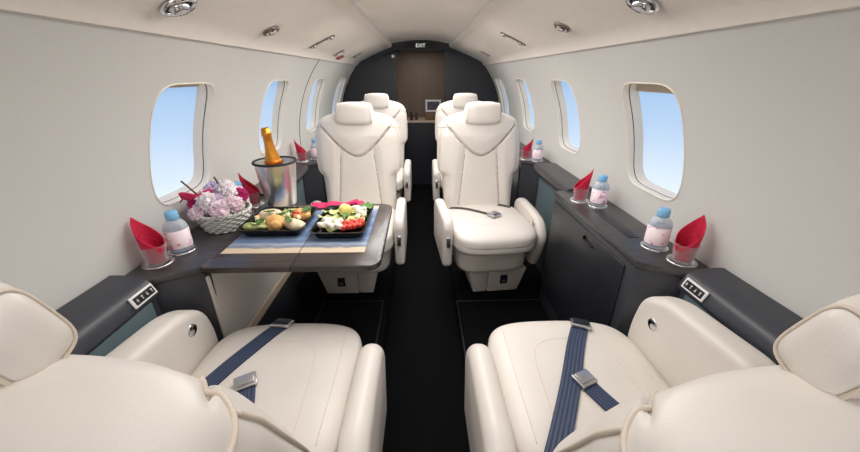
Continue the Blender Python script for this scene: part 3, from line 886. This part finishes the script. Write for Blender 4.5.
# plain flat tray edge the left dish stands on
FZ = MZ+.0062
def blob(r, seed, m, name, x, y, z, lab, cat, group, sq=(1, 1, .6), amp=.18, n=2.6):
    rnd = random.Random(seed); f = [(Vector((rnd.uniform(-1, 1), rnd.uniform(-1, 1), rnd.uniform(-1, 1)))*3.2/r, rnd.uniform(0, 6)) for _ in range(5)]
    def fn(q):
        k = 1+amp*(sum(sin(v.dot(q)+p) for v, p in f)/3+.25*sin(2.7*f[0][0].dot(q))*sin(2.3*f[1][0].dot(q)+1))
        return Vector((q.x*k, q.y*k, q.z*k))
    bm = pillow(r*sq[0], r*sq[1], r*sq[2], n, 7, (0, 0, 0), fn)
    zmin = min(v.co.z for v in bm.verts); bm.transform(Matrix.Translation((0, 0, -zmin)))
    o = link(name, bm, M[m], None, True, (x, y, z)); o.rotation_euler[2] = rnd.uniform(0, 6)
    return tag(o, lab, cat, group)
def leafy(r, seed, m, name, x, y, z, lab, cat, group, tilt=.3):
    """crinkled leaf with thickness"""
    rnd = random.Random(seed); bm = bmesh.new(); N, R = 26, 6; ph = rnd.uniform(0, 6); top = []
    def pt(i, j, dz):
        a = 2*PI*i/N; rr = r*j/R*(1+.12*sin(5*a+ph)); zz = .25*rr+.16*r*(j/R)**2*sin(7*a+ph)+.1*r*sin(3*a)*(j/R)
        return (rr*cos(a)*1.25, rr*sin(a)*.85, zz+dz)
    L = []
    for dz in (0, .0014):
        c = bm.verts.new((0, 0, dz)); g = [[bm.verts.new(pt(i, j, dz)) for i in range(N)] for j in range(1, R+1)]
        for i in range(N):
            k = (i+1) % N; bm.faces.new((c, g[0][i], g[0][k]))
            for j in range(R-1): bm.faces.new((g[j][i], g[j+1][i], g[j+1][k], g[j][k]))
        L.append(g[-1])
    for i in range(N): k = (i+1) % N; bm.faces.new((L[0][i], L[1][i], L[1][k], L[0][k]))
    bm.transform(Matrix.Rotation(rnd.uniform(0, 6), 4, 'Z') @ Matrix.Rotation(tilt*rnd.uniform(.3, 1), 4, 'X'))
    zmin = min(v.co.z for v in bm.verts); bm.transform(Matrix.Translation((0, 0, -zmin)))
    return tag(link(name, bm, M[m], None, True, (x, y, z)), lab, cat, group)
# left tray: two rows of three bites
G1 = 'wraps and bites in the left meal tray'
for i, (dx, dy, m, nm, lab, sq) in enumerate([
    (-.066, -.062, 'cucumber', 'vegetable_roll', 'green vegetable roll at the near wall-side corner of the left tray', (1.2, .8, .7)),
    (.004, -.055, 'orange', 'salmon_bite', 'large orange salmon bite in the middle of the left tray', (1, 1, .95)),
    (.07, -.05, 'bread', 'filled_wrap', 'pale filled wrap at the near aisle-side corner of the left tray', (1.2, .8, .75)),
    (-.062, .055, 'bread', 'filled_wrap', 'pale filled wrap at the far wall-side corner of the left tray', (1.2, .85, .7)),
    (.008, .055, 'cucumber', 'vegetable_roll', 'green vegetable roll at the far middle of the left tray', (1.1, .9, .7)),
    (.068, .05, 'orange', 'salmon_bite', 'orange salmon bite at the far aisle-side corner of the left tray', (1.1, .9, .8))]):
    blob(.031, 30+i, m, nm, TLx+dx, TLy+dy, FZ, lab, 'food', G1, (sq[0]*1.08, sq[1]*1.08, sq[2]*.72), .34)
for i, (dx, dy, z, lab) in enumerate([(-.058, -.078, .030, 'green herb sprig on the near wall-side roll of the left tray'), (-.05, .03, .036, 'green herb sprig on the far wall-side wrap of the left tray'),
                                      (.09, .045, .04, 'green herb sprig on the far salmon bite of the left tray'), (.055, -.065, .036, 'green herb sprig on the near wrap of the left tray')]):
    leafy(.016, 60+i, 'herb', 'herb_sprig', TLx+dx, TLy+dy, FZ+z, lab, 'herb', 'herbs on the left tray')
blob(.012, 71, 'tomato', 'tomato_piece', TLx+.058, TLy+.012, FZ+.022, 'lone red tomato piece between the aisle-side bites of the left tray', 'tomato', None, (1, 1, 1), .1)
leafy(.046, 72, 'lettuce', 'lettuce_leaf', TLx-.02, TLy-.005, FZ+.002, 'pale lettuce leaf under the bites in the middle of the left tray', 'lettuce', 'lettuce on the left tray', .1)
leafy(.040, 73, 'lettuce', 'lettuce_leaf', TLx+.045, TLy+.07, FZ+.012, 'pale lettuce leaf at the far edge of the left tray', 'lettuce', 'lettuce on the left tray', .2)
rnd = random.Random(11)
for i in range(14):
    x, y = rnd.uniform(-.09, .09), rnd.uniform(-.09, .085); kd = i % 3
    m, nm, lab, cat = (('herb', 'herb_leaf', 'small chopped green leaf scattered over the left meal tray', 'herb'), ('bread', 'wrap_crumb', 'small pale crumb of filling on the left meal tray', 'food'), ('orange', 'salmon_flake', 'small orange salmon flake on the left meal tray', 'food'))[kd]
    if kd == 0: leafy(.012, 300+i, m, nm, TLx+x, TLy+y, FZ+.030, lab, cat, 'chopped garnish on the left tray', .6)
    else: blob(rnd.uniform(.008, .011), 300+i, m, nm, TLx+x, TLy+y, FZ+.022, lab, cat, 'scattered bits on the left tray', (1.2, .8, .8), .3)
# right tray: salad
for i, (dx, dy, r, z, lab) in enumerate([
    (-.045, .08, .045, .006, 'lettuce leaf at the far wall-side corner of the salad tray'), (.02, .09, .046, .008, 'lettuce leaf at the far middle of the salad tray'),
    (-.05, .01, .043, .010, 'lettuce leaf along the left edge of the salad tray'), (.045, .03, .042, .008, 'lettuce leaf along the aisle edge of the salad tray'),
    (-.04, -.06, .042, .008, 'lettuce leaf at the near wall-side corner of the salad tray'), (.03, -.03, .044, .006, 'lettuce leaf under the tomato of the salad tray')]):
    leafy(r, 80+i, 'lettuce', 'lettuce_leaf', TRx+dx, TRy+dy, FZ+z, lab, 'lettuce', 'lettuce in the salad tray')
leafy(.026, 90, 'leaf', 'parsley_sprig', TRx+.07, TRy+.11, FZ+.024, 'green parsley sprig at the far aisle-side corner of the salad tray', 'herb', None, .4)
leafy(.014, 91, 'leaf', 'parsley_sprig', TRx+.01, TRy-.02, FZ+.042, 'small green parsley sprig in the centre of the salad tray', 'herb', None, .4)
blob(.026, 92, 'lemon', 'lemon_wedge', TRx-.002, TRy+.04, FZ+.022, 'yellow lemon wedge in the middle of the salad', 'lemon', None, (1, 1, .8), .08)
rnd = random.Random(5)
for i in range(12):
    x = [-.062, -.03, .0, .055, .07, .03, .06, -.065, -.01, -.045, -.02, .05][i]; y = [-.075, -.09, -.095, .06, .03, .085, .085, -.03, -.06, -.045, .1, .0][i]
    blob(rnd.uniform(.011, .016), 100+i, 'feta', 'cheese_chunk', TRx+x, TRy+y, FZ+.022, 'white cheese chunk on the leafy salad tray', 'cheese', 'cheese chunks on the salad', (1.2, .8, .6), .3, 4)
for i in range(12):
    x = .018+.019*(i % 4)+rnd.uniform(-.003, .003); y = -.10+.021*(i//4)+.006*(i % 4)+rnd.uniform(-.003, .003)
    blob(rnd.uniform(.010, .013), 130+i, 'tomato', 'tomato_dice', TRx+x, TRy+y, FZ+.017+.003*(i % 2), 'red tomato dice heaped at the near aisle-side corner of the salad tray', 'tomato', 'diced tomato on the salad', (1, .9, .8), .1, 4)

# pink folded cloth behind the trays
def cloth(pts_fn, nu, nv, th, name, m, parent=None):
    bm = bmesh.new(); L = []
    for dz in (0, th):
        L.append([[bm.verts.new(Vector(pts_fn(i/nu, j/nv))+Vector((0, 0, dz))) for j in range(nv+1)] for i in range(nu+1)])
    for g in L:
        for i in range(nu):
            for j in range(nv): bm.faces.new((g[i][j], g[i+1][j], g[i+1][j+1], g[i][j+1]))
    A, B = L
    for i in range(nu):
        for j in (0, nv): bm.faces.new((A[i][j], A[i+1][j], B[i+1][j], B[i][j]))
    for j in range(nv):
        for i in (0, nu): bm.faces.new((A[i][j], A[i][j+1], B[i][j+1], B[i][j]))
    return link(name, bm, m, parent)
def pc(u, v):
    x = -.50+.235*u; y = 1.425+.075*v+.02*u*(1-v)
    z = TZ+.006+.012*smoothstep(u)*sin(PI*min(1, v*1.05))*(1+.5*sin(9*u))+.003*sin(14*v+5*u)
    return (x, y, z)
t = thing('folded_napkin', 'pink folded cloth napkin lying behind the meal trays on the table', 'napkin', (0, 0, 0))
cloth(pc, 24, 14, .004, 'cloth', M['pinkcloth'], t)
cloth(lambda u, v: (pc(.3+.6*u, .15+.7*v)[0], pc(.3+.6*u, .15+.7*v)[1], pc(.3+.6*u, .15+.7*v)[2]+.005+.004*sin(8*u)), 16, 10, .003, 'fold', M['pinkcloth'], t)

# ------------------------------------------------------------------ champagne in the ice bucket
BX, BY = -.650, 1.53
t = thing('ice_bucket', 'brushed steel ice bucket holding the gold-necked champagne bottle', 'ice bucket', (BX, BY, TZ))
k = .92
link('bucket_wall', lathe([(0, 0), (.068*k, 0), (.071*k, .006), (.094*k, .185), (.096*k, .195), (.089*k, .195), (.086*k, .185), (.066*k, .02), (0, .02)], 56), M['steel'], t, angle=50)
link('rim', lathe([(.0955*k, .190), (.1005*k, .192), (.1015*k, .197), (.099*k, .201), (.092*k, .2), (.088*k, .19)], 56), M['dark'], t)
link('ice', prism([(.072*cos(a*PI/18), .072*sin(a*PI/18)) for a in range(36)], 'z', .135, .15), mat('dark_ice_water', (40, 42, 46), .1, bump=(40, .6)), t)
b = thing('champagne_bottle', 'champagne bottle with orange-gold foil neck standing in the steel bucket', 'bottle', (BX+.006, BY+.0, TZ+.022))
b.rotation_euler = (0, radians(-4), 0); b.scale = (1.05, 1.05, .86)
link('bottle_body', lathe([(0, .0), (.038, 0), (.041, .005), (.041, .12), (.037, .16), (.03, .195)], 32), M['darkgl'], b)
link('foil', lathe([(.0305, .192), (.0335, .196), (.032, .21), (.026, .235), (.0205, .27), (.018, .30), (.0175, .33), (.0195, .333), (.0195, .35), (.0175, .353), (.017, .366), (.013, .372), (0, .373)], 28), M['gold'], b)
link('foil_collar', lathe([(.0335, .19), (.036, .195), (.0355, .206), (.032, .212)], 28), mat('dark_orange_foil', (206, 110, 30), .35, .6), b)

# ------------------------------------------------------------------ bottles, tumblers, napkins
def water_bottle(x, y, lab, h=.136, z=LZ):
    t = thing('water_bottle', lab, 'bottle', (x, y, z+.005), random.uniform(0, 6), 'small water bottles along the side ledges')
    k = h/.128
    k = h/.128; q = 1.17
    def L(P): return lathe([(r*q if r > .017 else r, z) for r, z in P], 32)
    link('bottle_body', L([(0, .001), (.026, 0), (.030, .004), (.0305, .02), (.0295, .024), (.0305, .028), (.0305, .075*k), (.028, .086*k), (.02, .098*k), (.0145, .104*k), (.0145, .110*k)]), M['bottle'], t)
    link('label_band', L([(.0309, .014), (.0309, .072*k), (.0307, .072*k)]), M['label'], t)
    link('water', L([(0, .004), (.0275, .005), (.0275, .074*k), (.02, .088*k), (0, .088*k)]), M['water'], t)
    cap = lathe([(.0145, .103*k), (.0185, .103*k), (.019, .108*k), (.019, .124*k), (.0165, .128*k), (0, .128*k)], 24); link('cap', cap, M['blue'], t)
M['water'] = clear('drinking_water', (214, 228, 242), .22)
def napkin_tumbler(x, y, ang, lab, lab2, z=LZ, k=.92):
    t = thing('tumbler', lab, 'tumbler', (x, y, z+.005), 0, 'clear tumblers holding napkins')
    link('cup', lathe([(0, .0), (.028, 0), (.0295, .003), (.0352, .058), (.0357, .060), (.0347, .060), (.0285, .006), (0, .003)], 32), M['tumbler'], t)
    n = thing('napkin', lab2, 'napkin', (x, y, z+.010), ang, 'red napkins standing in tumblers')
    def sheet(r0, r1, h0, peak, a0, a1, nm, lean):
        def f(u, v):
            a = a0+(a1-a0)*u; c = max(0, 1-abs(a)/(PI*.9)); top = h0+peak*c**1.15
            zz = top*v; r = r0+(r1-r0)*min(1, v*1.2)*(1+.06*sin(5*a))
            px = r*cos(a)+lean*c*(v**2)*top; py = r*sin(a)*(1-.15*v*v*c)
            return (px, py, zz)
        bm = bmesh.new(); nu, nv = 48, 14; L = []
        for s in (1., .93): L.append([[bm.verts.new((f(i/nu, j/nv)[0]*s, f(i/nu, j/nv)[1]*s, f(i/nu, j/nv)[2])) for j in range(nv+1)] for i in range(nu+1)])
        for g in L:
            for i in range(nu):
                for j in range(nv): bm.faces.new((g[i][j], g[i+1][j], g[i+1][j+1], g[i][j+1]))
        A, B = L
        for i in range(nu):
            for j in (0, nv): bm.faces.new((A[i][j], A[i+1][j], B[i+1][j], B[i][j]))
        for j in range(nv):
            for i in (0, nu): bm.faces.new((A[i][j], A[i][j+1], B[i][j+1], B[i][j]))
        return link(nm, bm, M['red'], n)
    sheet(.0275*k, .0375*k, .055*k, .104*k, -PI*.98, PI*.98, 'outer_fold', .02)
    sheet(.021*k, .027*k, .05*k, .045*k, -PI*.6, PI*.9, 'inner_fold', .05)
# peak leans to the wall, its low lip faces the aisle
napkin_tumbler(CR1[0], CR1[1], .35, 'clear tumbler holding a red napkin in front of the right near water bottle', 'red napkin rolled to a point in the nearest tumbler on the right')
water_bottle(CR2[0], CR2[1], 'blue-capped water bottle nearest the viewer on the right ledge')
napkin_tumbler(CR3[0], CR3[1], -.3, 'clear tumbler with a red napkin at the far end of the right cabinet', 'red napkin standing at the far end of the right cabinet')
water_bottle(CR4[0], CR4[1], 'blue-capped water bottle at the far end of the right cabinet')
napkin_tumbler(CR5[0], CR5[1], -.3, 'clear tumbler with a red napkin behind the right facing seat', 'red napkin on the farthest right ledge behind the facing seat')
water_bottle(CR6[0], CR6[1], 'blue-capped water bottle on the farthest right ledge behind the facing seat')
napkin_tumbler(CL1[0], CL1[1], PI-.1, 'clear tumbler holding a red napkin on the left ledge nearest the viewer', 'red napkin rolled to a point in the nearest tumbler on the left')
water_bottle(CL2[0], CL2[1], 'blue-capped water bottle nearest the viewer on the left ledge')
napkin_tumbler(CL3[0], CL3[1], PI+.3, 'clear tumbler with a red napkin between the flower basket and the ice bucket', 'red napkin standing between the flower basket and the ice bucket')
water_bottle(CL4[0], CL4[1], 'blue-capped water bottle directly behind the flower basket')
napkin_tumbler(CL6[0], CL6[1], PI+.3, 'clear tumbler with a red napkin behind the champagne on the far left ledge', 'red napkin on the farthest left ledge behind the champagne')
water_bottle(CL5[0], CL5[1], 'blue-capped water bottle on the farthest left ledge beside the facing seat')

# ------------------------------------------------------------------ flower basket
FX, FY = -.772, 1.27
t = thing('flower_basket', 'round white wicker basket full of pink and white flowers on the left ledge', 'basket', (FX, FY, LZ))
bm = bmesh.new(); NS = 30
def br(z): return .066+.028*(z/.07)**.8
link('liner', lathe([(0, .002), (.062, .002), (br(.02)-.006, .02), (br(.068)-.006, .066)], 40), M['basket'], t)
for j in range(7):      # woven rings
    z = .006+.0098*j; pts = []
    for i in range(NS*4):
        a = 2*PI*i/(NS*4); pts.append(((br(z)+.0035*sin(NS/2*a+j*PI))*cos(a), (br(z)+.0035*sin(NS/2*a+j*PI))*sin(a), z))
    tube(pts, .0042, 6, True, bm)
link('weave', bm, M['basket'], t)
bm = bmesh.new()
for i in range(NS):
    a = 2*PI*i/NS; tube([(br(z)*cos(a), br(z)*sin(a), z) for z in (.002, .02, .045, .07)], .0026, 6, bm=bm)
link('stakes', bm, M['basket'], t)
bm = bmesh.new()
for ph in (0, PI):
    tube([((br(.072)+.004*cos(18*a+ph))*cos(a), (br(.072)+.004*cos(18*a+ph))*sin(a), .073+.004*sin(18*a+ph)) for a in [2*PI*i/180 for i in range(180)]], .0042, 6, True, bm)
link('rim_braid', bm, M['basket'], t)
# flower foam the stems stand in
link('flower_foam', pillow(.075, .075, .03, 2.5, 10, (0, 0, .05)), M['leaf'], t)
def bloom(r, seed, m, x, y, z, lab, ruffle=.25, cname='flower'):
    rnd = random.Random(seed); bm = bmesh.new(); K = 46
    for q in range(K):
        f = (q+.5)/K; ph = acos(1-1.45*f); th = q*2.39996
        d = Vector((sin(ph)*cos(th), sin(ph)*sin(th), cos(ph))); side = d.orthogonal().normalized(); side.rotate(Matrix.Rotation(rnd.uniform(0, 6), 3, d)); up = d.cross(side)
        w = r*.42; L = []
        for s in (0, 1):
            rows = []
            for v in range(4):
                row = []
                for u in range(5):
                    uu = u/2-1; vv = v/3
                    p = d*(r*(.35+.62*vv+.06*rnd.uniform(-1, 1)*vv))+side*(uu*w*(.35+.75*vv))+up*(ruffle*r*(vv*.6+sin(uu*4+q)*.35*vv))
                    row.append(p-d*s*.0008+up*s*.0012)
                rows.append([bm.verts.new(p) for p in row])
            L.append(rows)
        A, B = L
        for g in L:
            for v in range(3):
                for u in range(4): bm.faces.new((g[v][u], g[v+1][u], g[v+1][u+1], g[v][u+1]))
        for u in range(4): bm.faces.new((A[3][u], A[3][u+1], B[3][u+1], B[3][u])); bm.faces.new((A[0][u], A[0][u+1], B[0][u+1], B[0][u]))
        for v in range(3): bm.faces.new((A[v][0], A[v+1][0], B[v+1][0], B[v][0])); bm.faces.new((A[v][4], A[v+1][4], B[v+1][4], B[v][4]))
    pillow(r*.62, r*.62, r*.55, 2, 8, (0, 0, 0), None, bm)
    o = link('flower', bm, M[m], None, True, (FX+x, FY+y, LZ+z))
    o.rotation_euler = (-.35*y/.08, .35*x/.08, 0)
    tag(o, lab, cname, 'flowers in the wicker basket')
bl = [
    (.036, 'petalpale', .03, -.062, .088, 'large pale pink flower at the front of the basket towards the table'),
    (.038, 'petalwhite', -.018, -.048, .108, 'large white flower high at the front of the basket'),
    (.028, 'petalmag', -.074, -.040, .098, 'magenta flower at the wall-side front of the basket'),
    (.032, 'petalpale', -.055, -.066, .080, 'pale pink flower low at the wall-side front of the basket'),
    (.024, 'petallilac', .012, -.035, .112, 'small lilac flower in the centre of the bouquet'),
    (.036, 'petalpale', .066, -.03, .095, 'pale pink flower overhanging the aisle side of the basket'),
    (.028, 'petalmag', .070, .022, .112, 'magenta flower at the aisle-side back of the basket'),
    (.034, 'petalwhite', .02, .02, .135, 'white flower at the top of the bouquet'),
    (.034, 'petallilac', -.03, .02, .128, 'lilac flower at the top of the bouquet on the wall side'),
    (.034, 'petalpale', -.068, .03, .100, 'pale pink flower at the wall-side back of the basket'),
    (.032, 'petalpale', .03, .068, .105, 'pale pink flower at the far side of the basket'),
    (.030, 'petallilac', -.02, .07, .1, 'lilac flower at the far side of the basket'),
    (.028, 'petalwhite', .045, -.005, .125, 'small white flower beside the topmost flower on the aisle side'),
    (.022, 'petalwhite', -.05, -.012, .122, 'small white flower on the wall side of the bouquet'),
]
for i, (r, m, x, y, z, lab) in enumerate(bl): bloom(r*1.06, 200+i, m, x*.92, y, .072+(z-.07)*1.2, lab)
# magenta ribbon bow on the wall side
t = thing('ribbon_bow', 'magenta ribbon bow tucked into the wall side of the flower basket', 'ribbon', (FX-.05, FY-.05, LZ+.135)); t.scale = (.75, .75, .75)
def loop(sx, sy, sz):
    return [(sx*(1-cos(a))*.5, sy*(1-cos(a))*.5+.0, sz*sin(a)+.012*(1-cos(a))) for a in [2*PI*i/28 for i in range(29)]]
link('loop', ribbon(loop(-.062, -.02, .010), .028, .0012, lambda i: (.1, -.3, .95)), M['pinkcloth'], t)
link('loop', ribbon(loop(.055, .03, .010), .028, .0012, lambda i: (.1, -.3, .95)), M['pinkcloth'], t)
link('knot', pillow(.009, .009, .008, 2.5, 6), M['pinkcloth'], t)
link('tail', ribbon(spline([(0, 0, 0), (-.03, -.01, .018), (-.055, -.015, .012), (-.075, -.02, -.012)], 6), .022, .0012, lambda i: (.3, -.9, .3)), M['pinkcloth'], t)
for q, (p0, p1, lab) in enumerate([((-.045, -.01, .08), (-.085, -.06, .205), 'brown twig leaning to the wall above the flowers'), ((.0, .03, .09), (-.008, .01, .2), 'brown twig standing upright among the flowers')]):
    o = link('twig', tube(spline([p0, tuple((a+b)/2+.003 for a, b in zip(p0, p1)), p1], 5), .0032, 7), M['twig'], None, True, (FX, FY, LZ)); tag(o, lab, 'twig', 'twigs in the flower basket')

# ------------------------------------------------------------------ light
def sky():
    w = bpy.data.worlds.new('sky'); S.world = w; w.use_nodes = True; nt = w.node_tree; bg = nt.nodes['Background']
    tc = nt.nodes.new('ShaderNodeTexCoord'); sep = nt.nodes.new('ShaderNodeSeparateXYZ'); mr = nt.nodes.new('ShaderNodeMapRange')
    mr.inputs['From Min'].default_value = -.40; mr.inputs['From Max'].default_value = .25
    r = nt.nodes.new('ShaderNodeValToRGB'); e = r.color_ramp.elements
    e[0].position = 0; e[0].color = (*lin((240, 247, 253)), 1); e[1].position = 1; e[1].color = (*lin((120, 172, 232)), 1)
    for p, c in ((.22, (226, 240, 252)), (.45, (176, 208, 243)), (.64, (146, 190, 238))):
        q = e.new(p); q.color = (*lin(c), 1)
    nt.links.new(tc.outputs['Generated'], sep.inputs[0]); nt.links.new(sep.outputs['Z'], mr.inputs['Value']); nt.links.new(mr.outputs['Result'], r.inputs['Fac']); nt.links.new(r.outputs['Color'], bg.inputs['Color'])
    bg.inputs['Strength'].default_value = 1.25
sky()
def area(name, loc, rot, sx, sy, e, col=(255, 252, 250)):
    l = bpy.data.lights.new(name, 'AREA'); l.shape = 'RECTANGLE'; l.size = sx; l.size_y = sy; l.energy = e; l.color = lin(col)
    o = bpy.data.objects.new(name, l); COL.objects.link(o); o.location = loc; o.rotation_euler = rot; return o
# added fill lights spaced along the ceiling centre; no fixtures hang there
for y, e in ((-1.6, 4), (-.6, 3), (.35, 2.5), (1.3, 11), (2.25, 12), (3.2, 9)):
    area('ceiling_fill', (0, y, 1.49), (0, 0, 0), .5, .75, e)
# fill light added behind the viewer to even out the cabin
area('rear_fill', (0, -2.9, 1.0), (radians(90), 0, 0), 1.5, .9, 26, (250, 250, 255))
# area light above the lavatory counter, facing down
area('lavatory_lamp', (0, YF+.5, 1.5), (0, 0, 0), .3, .3, 1.5)

# ------------------------------------------------------------------ camera and view
cam = bpy.data.cameras.new('camera'); co = bpy.data.objects.new('camera', cam); COL.objects.link(co)
cam.sensor_width = 36; cam.lens = 345*36/860; cam.clip_start = .02; cam.clip_end = 100
co.location = (0, 0, 1.23); co.rotation_euler = (radians(90-23.6), 0, radians(-1.4))
S.camera = co
S.view_settings.view_transform = 'Standard'; S.view_settings.look = 'None'; S.view_settings.gamma = 1; S.view_settings.exposure = -.15
try: S.view_settings.use_curve_mapping = False
except Exception: pass
S.cycles.max_bounces = 10; S.cycles.diffuse_bounces = 6; S.cycles.transparent_max_bounces = 24
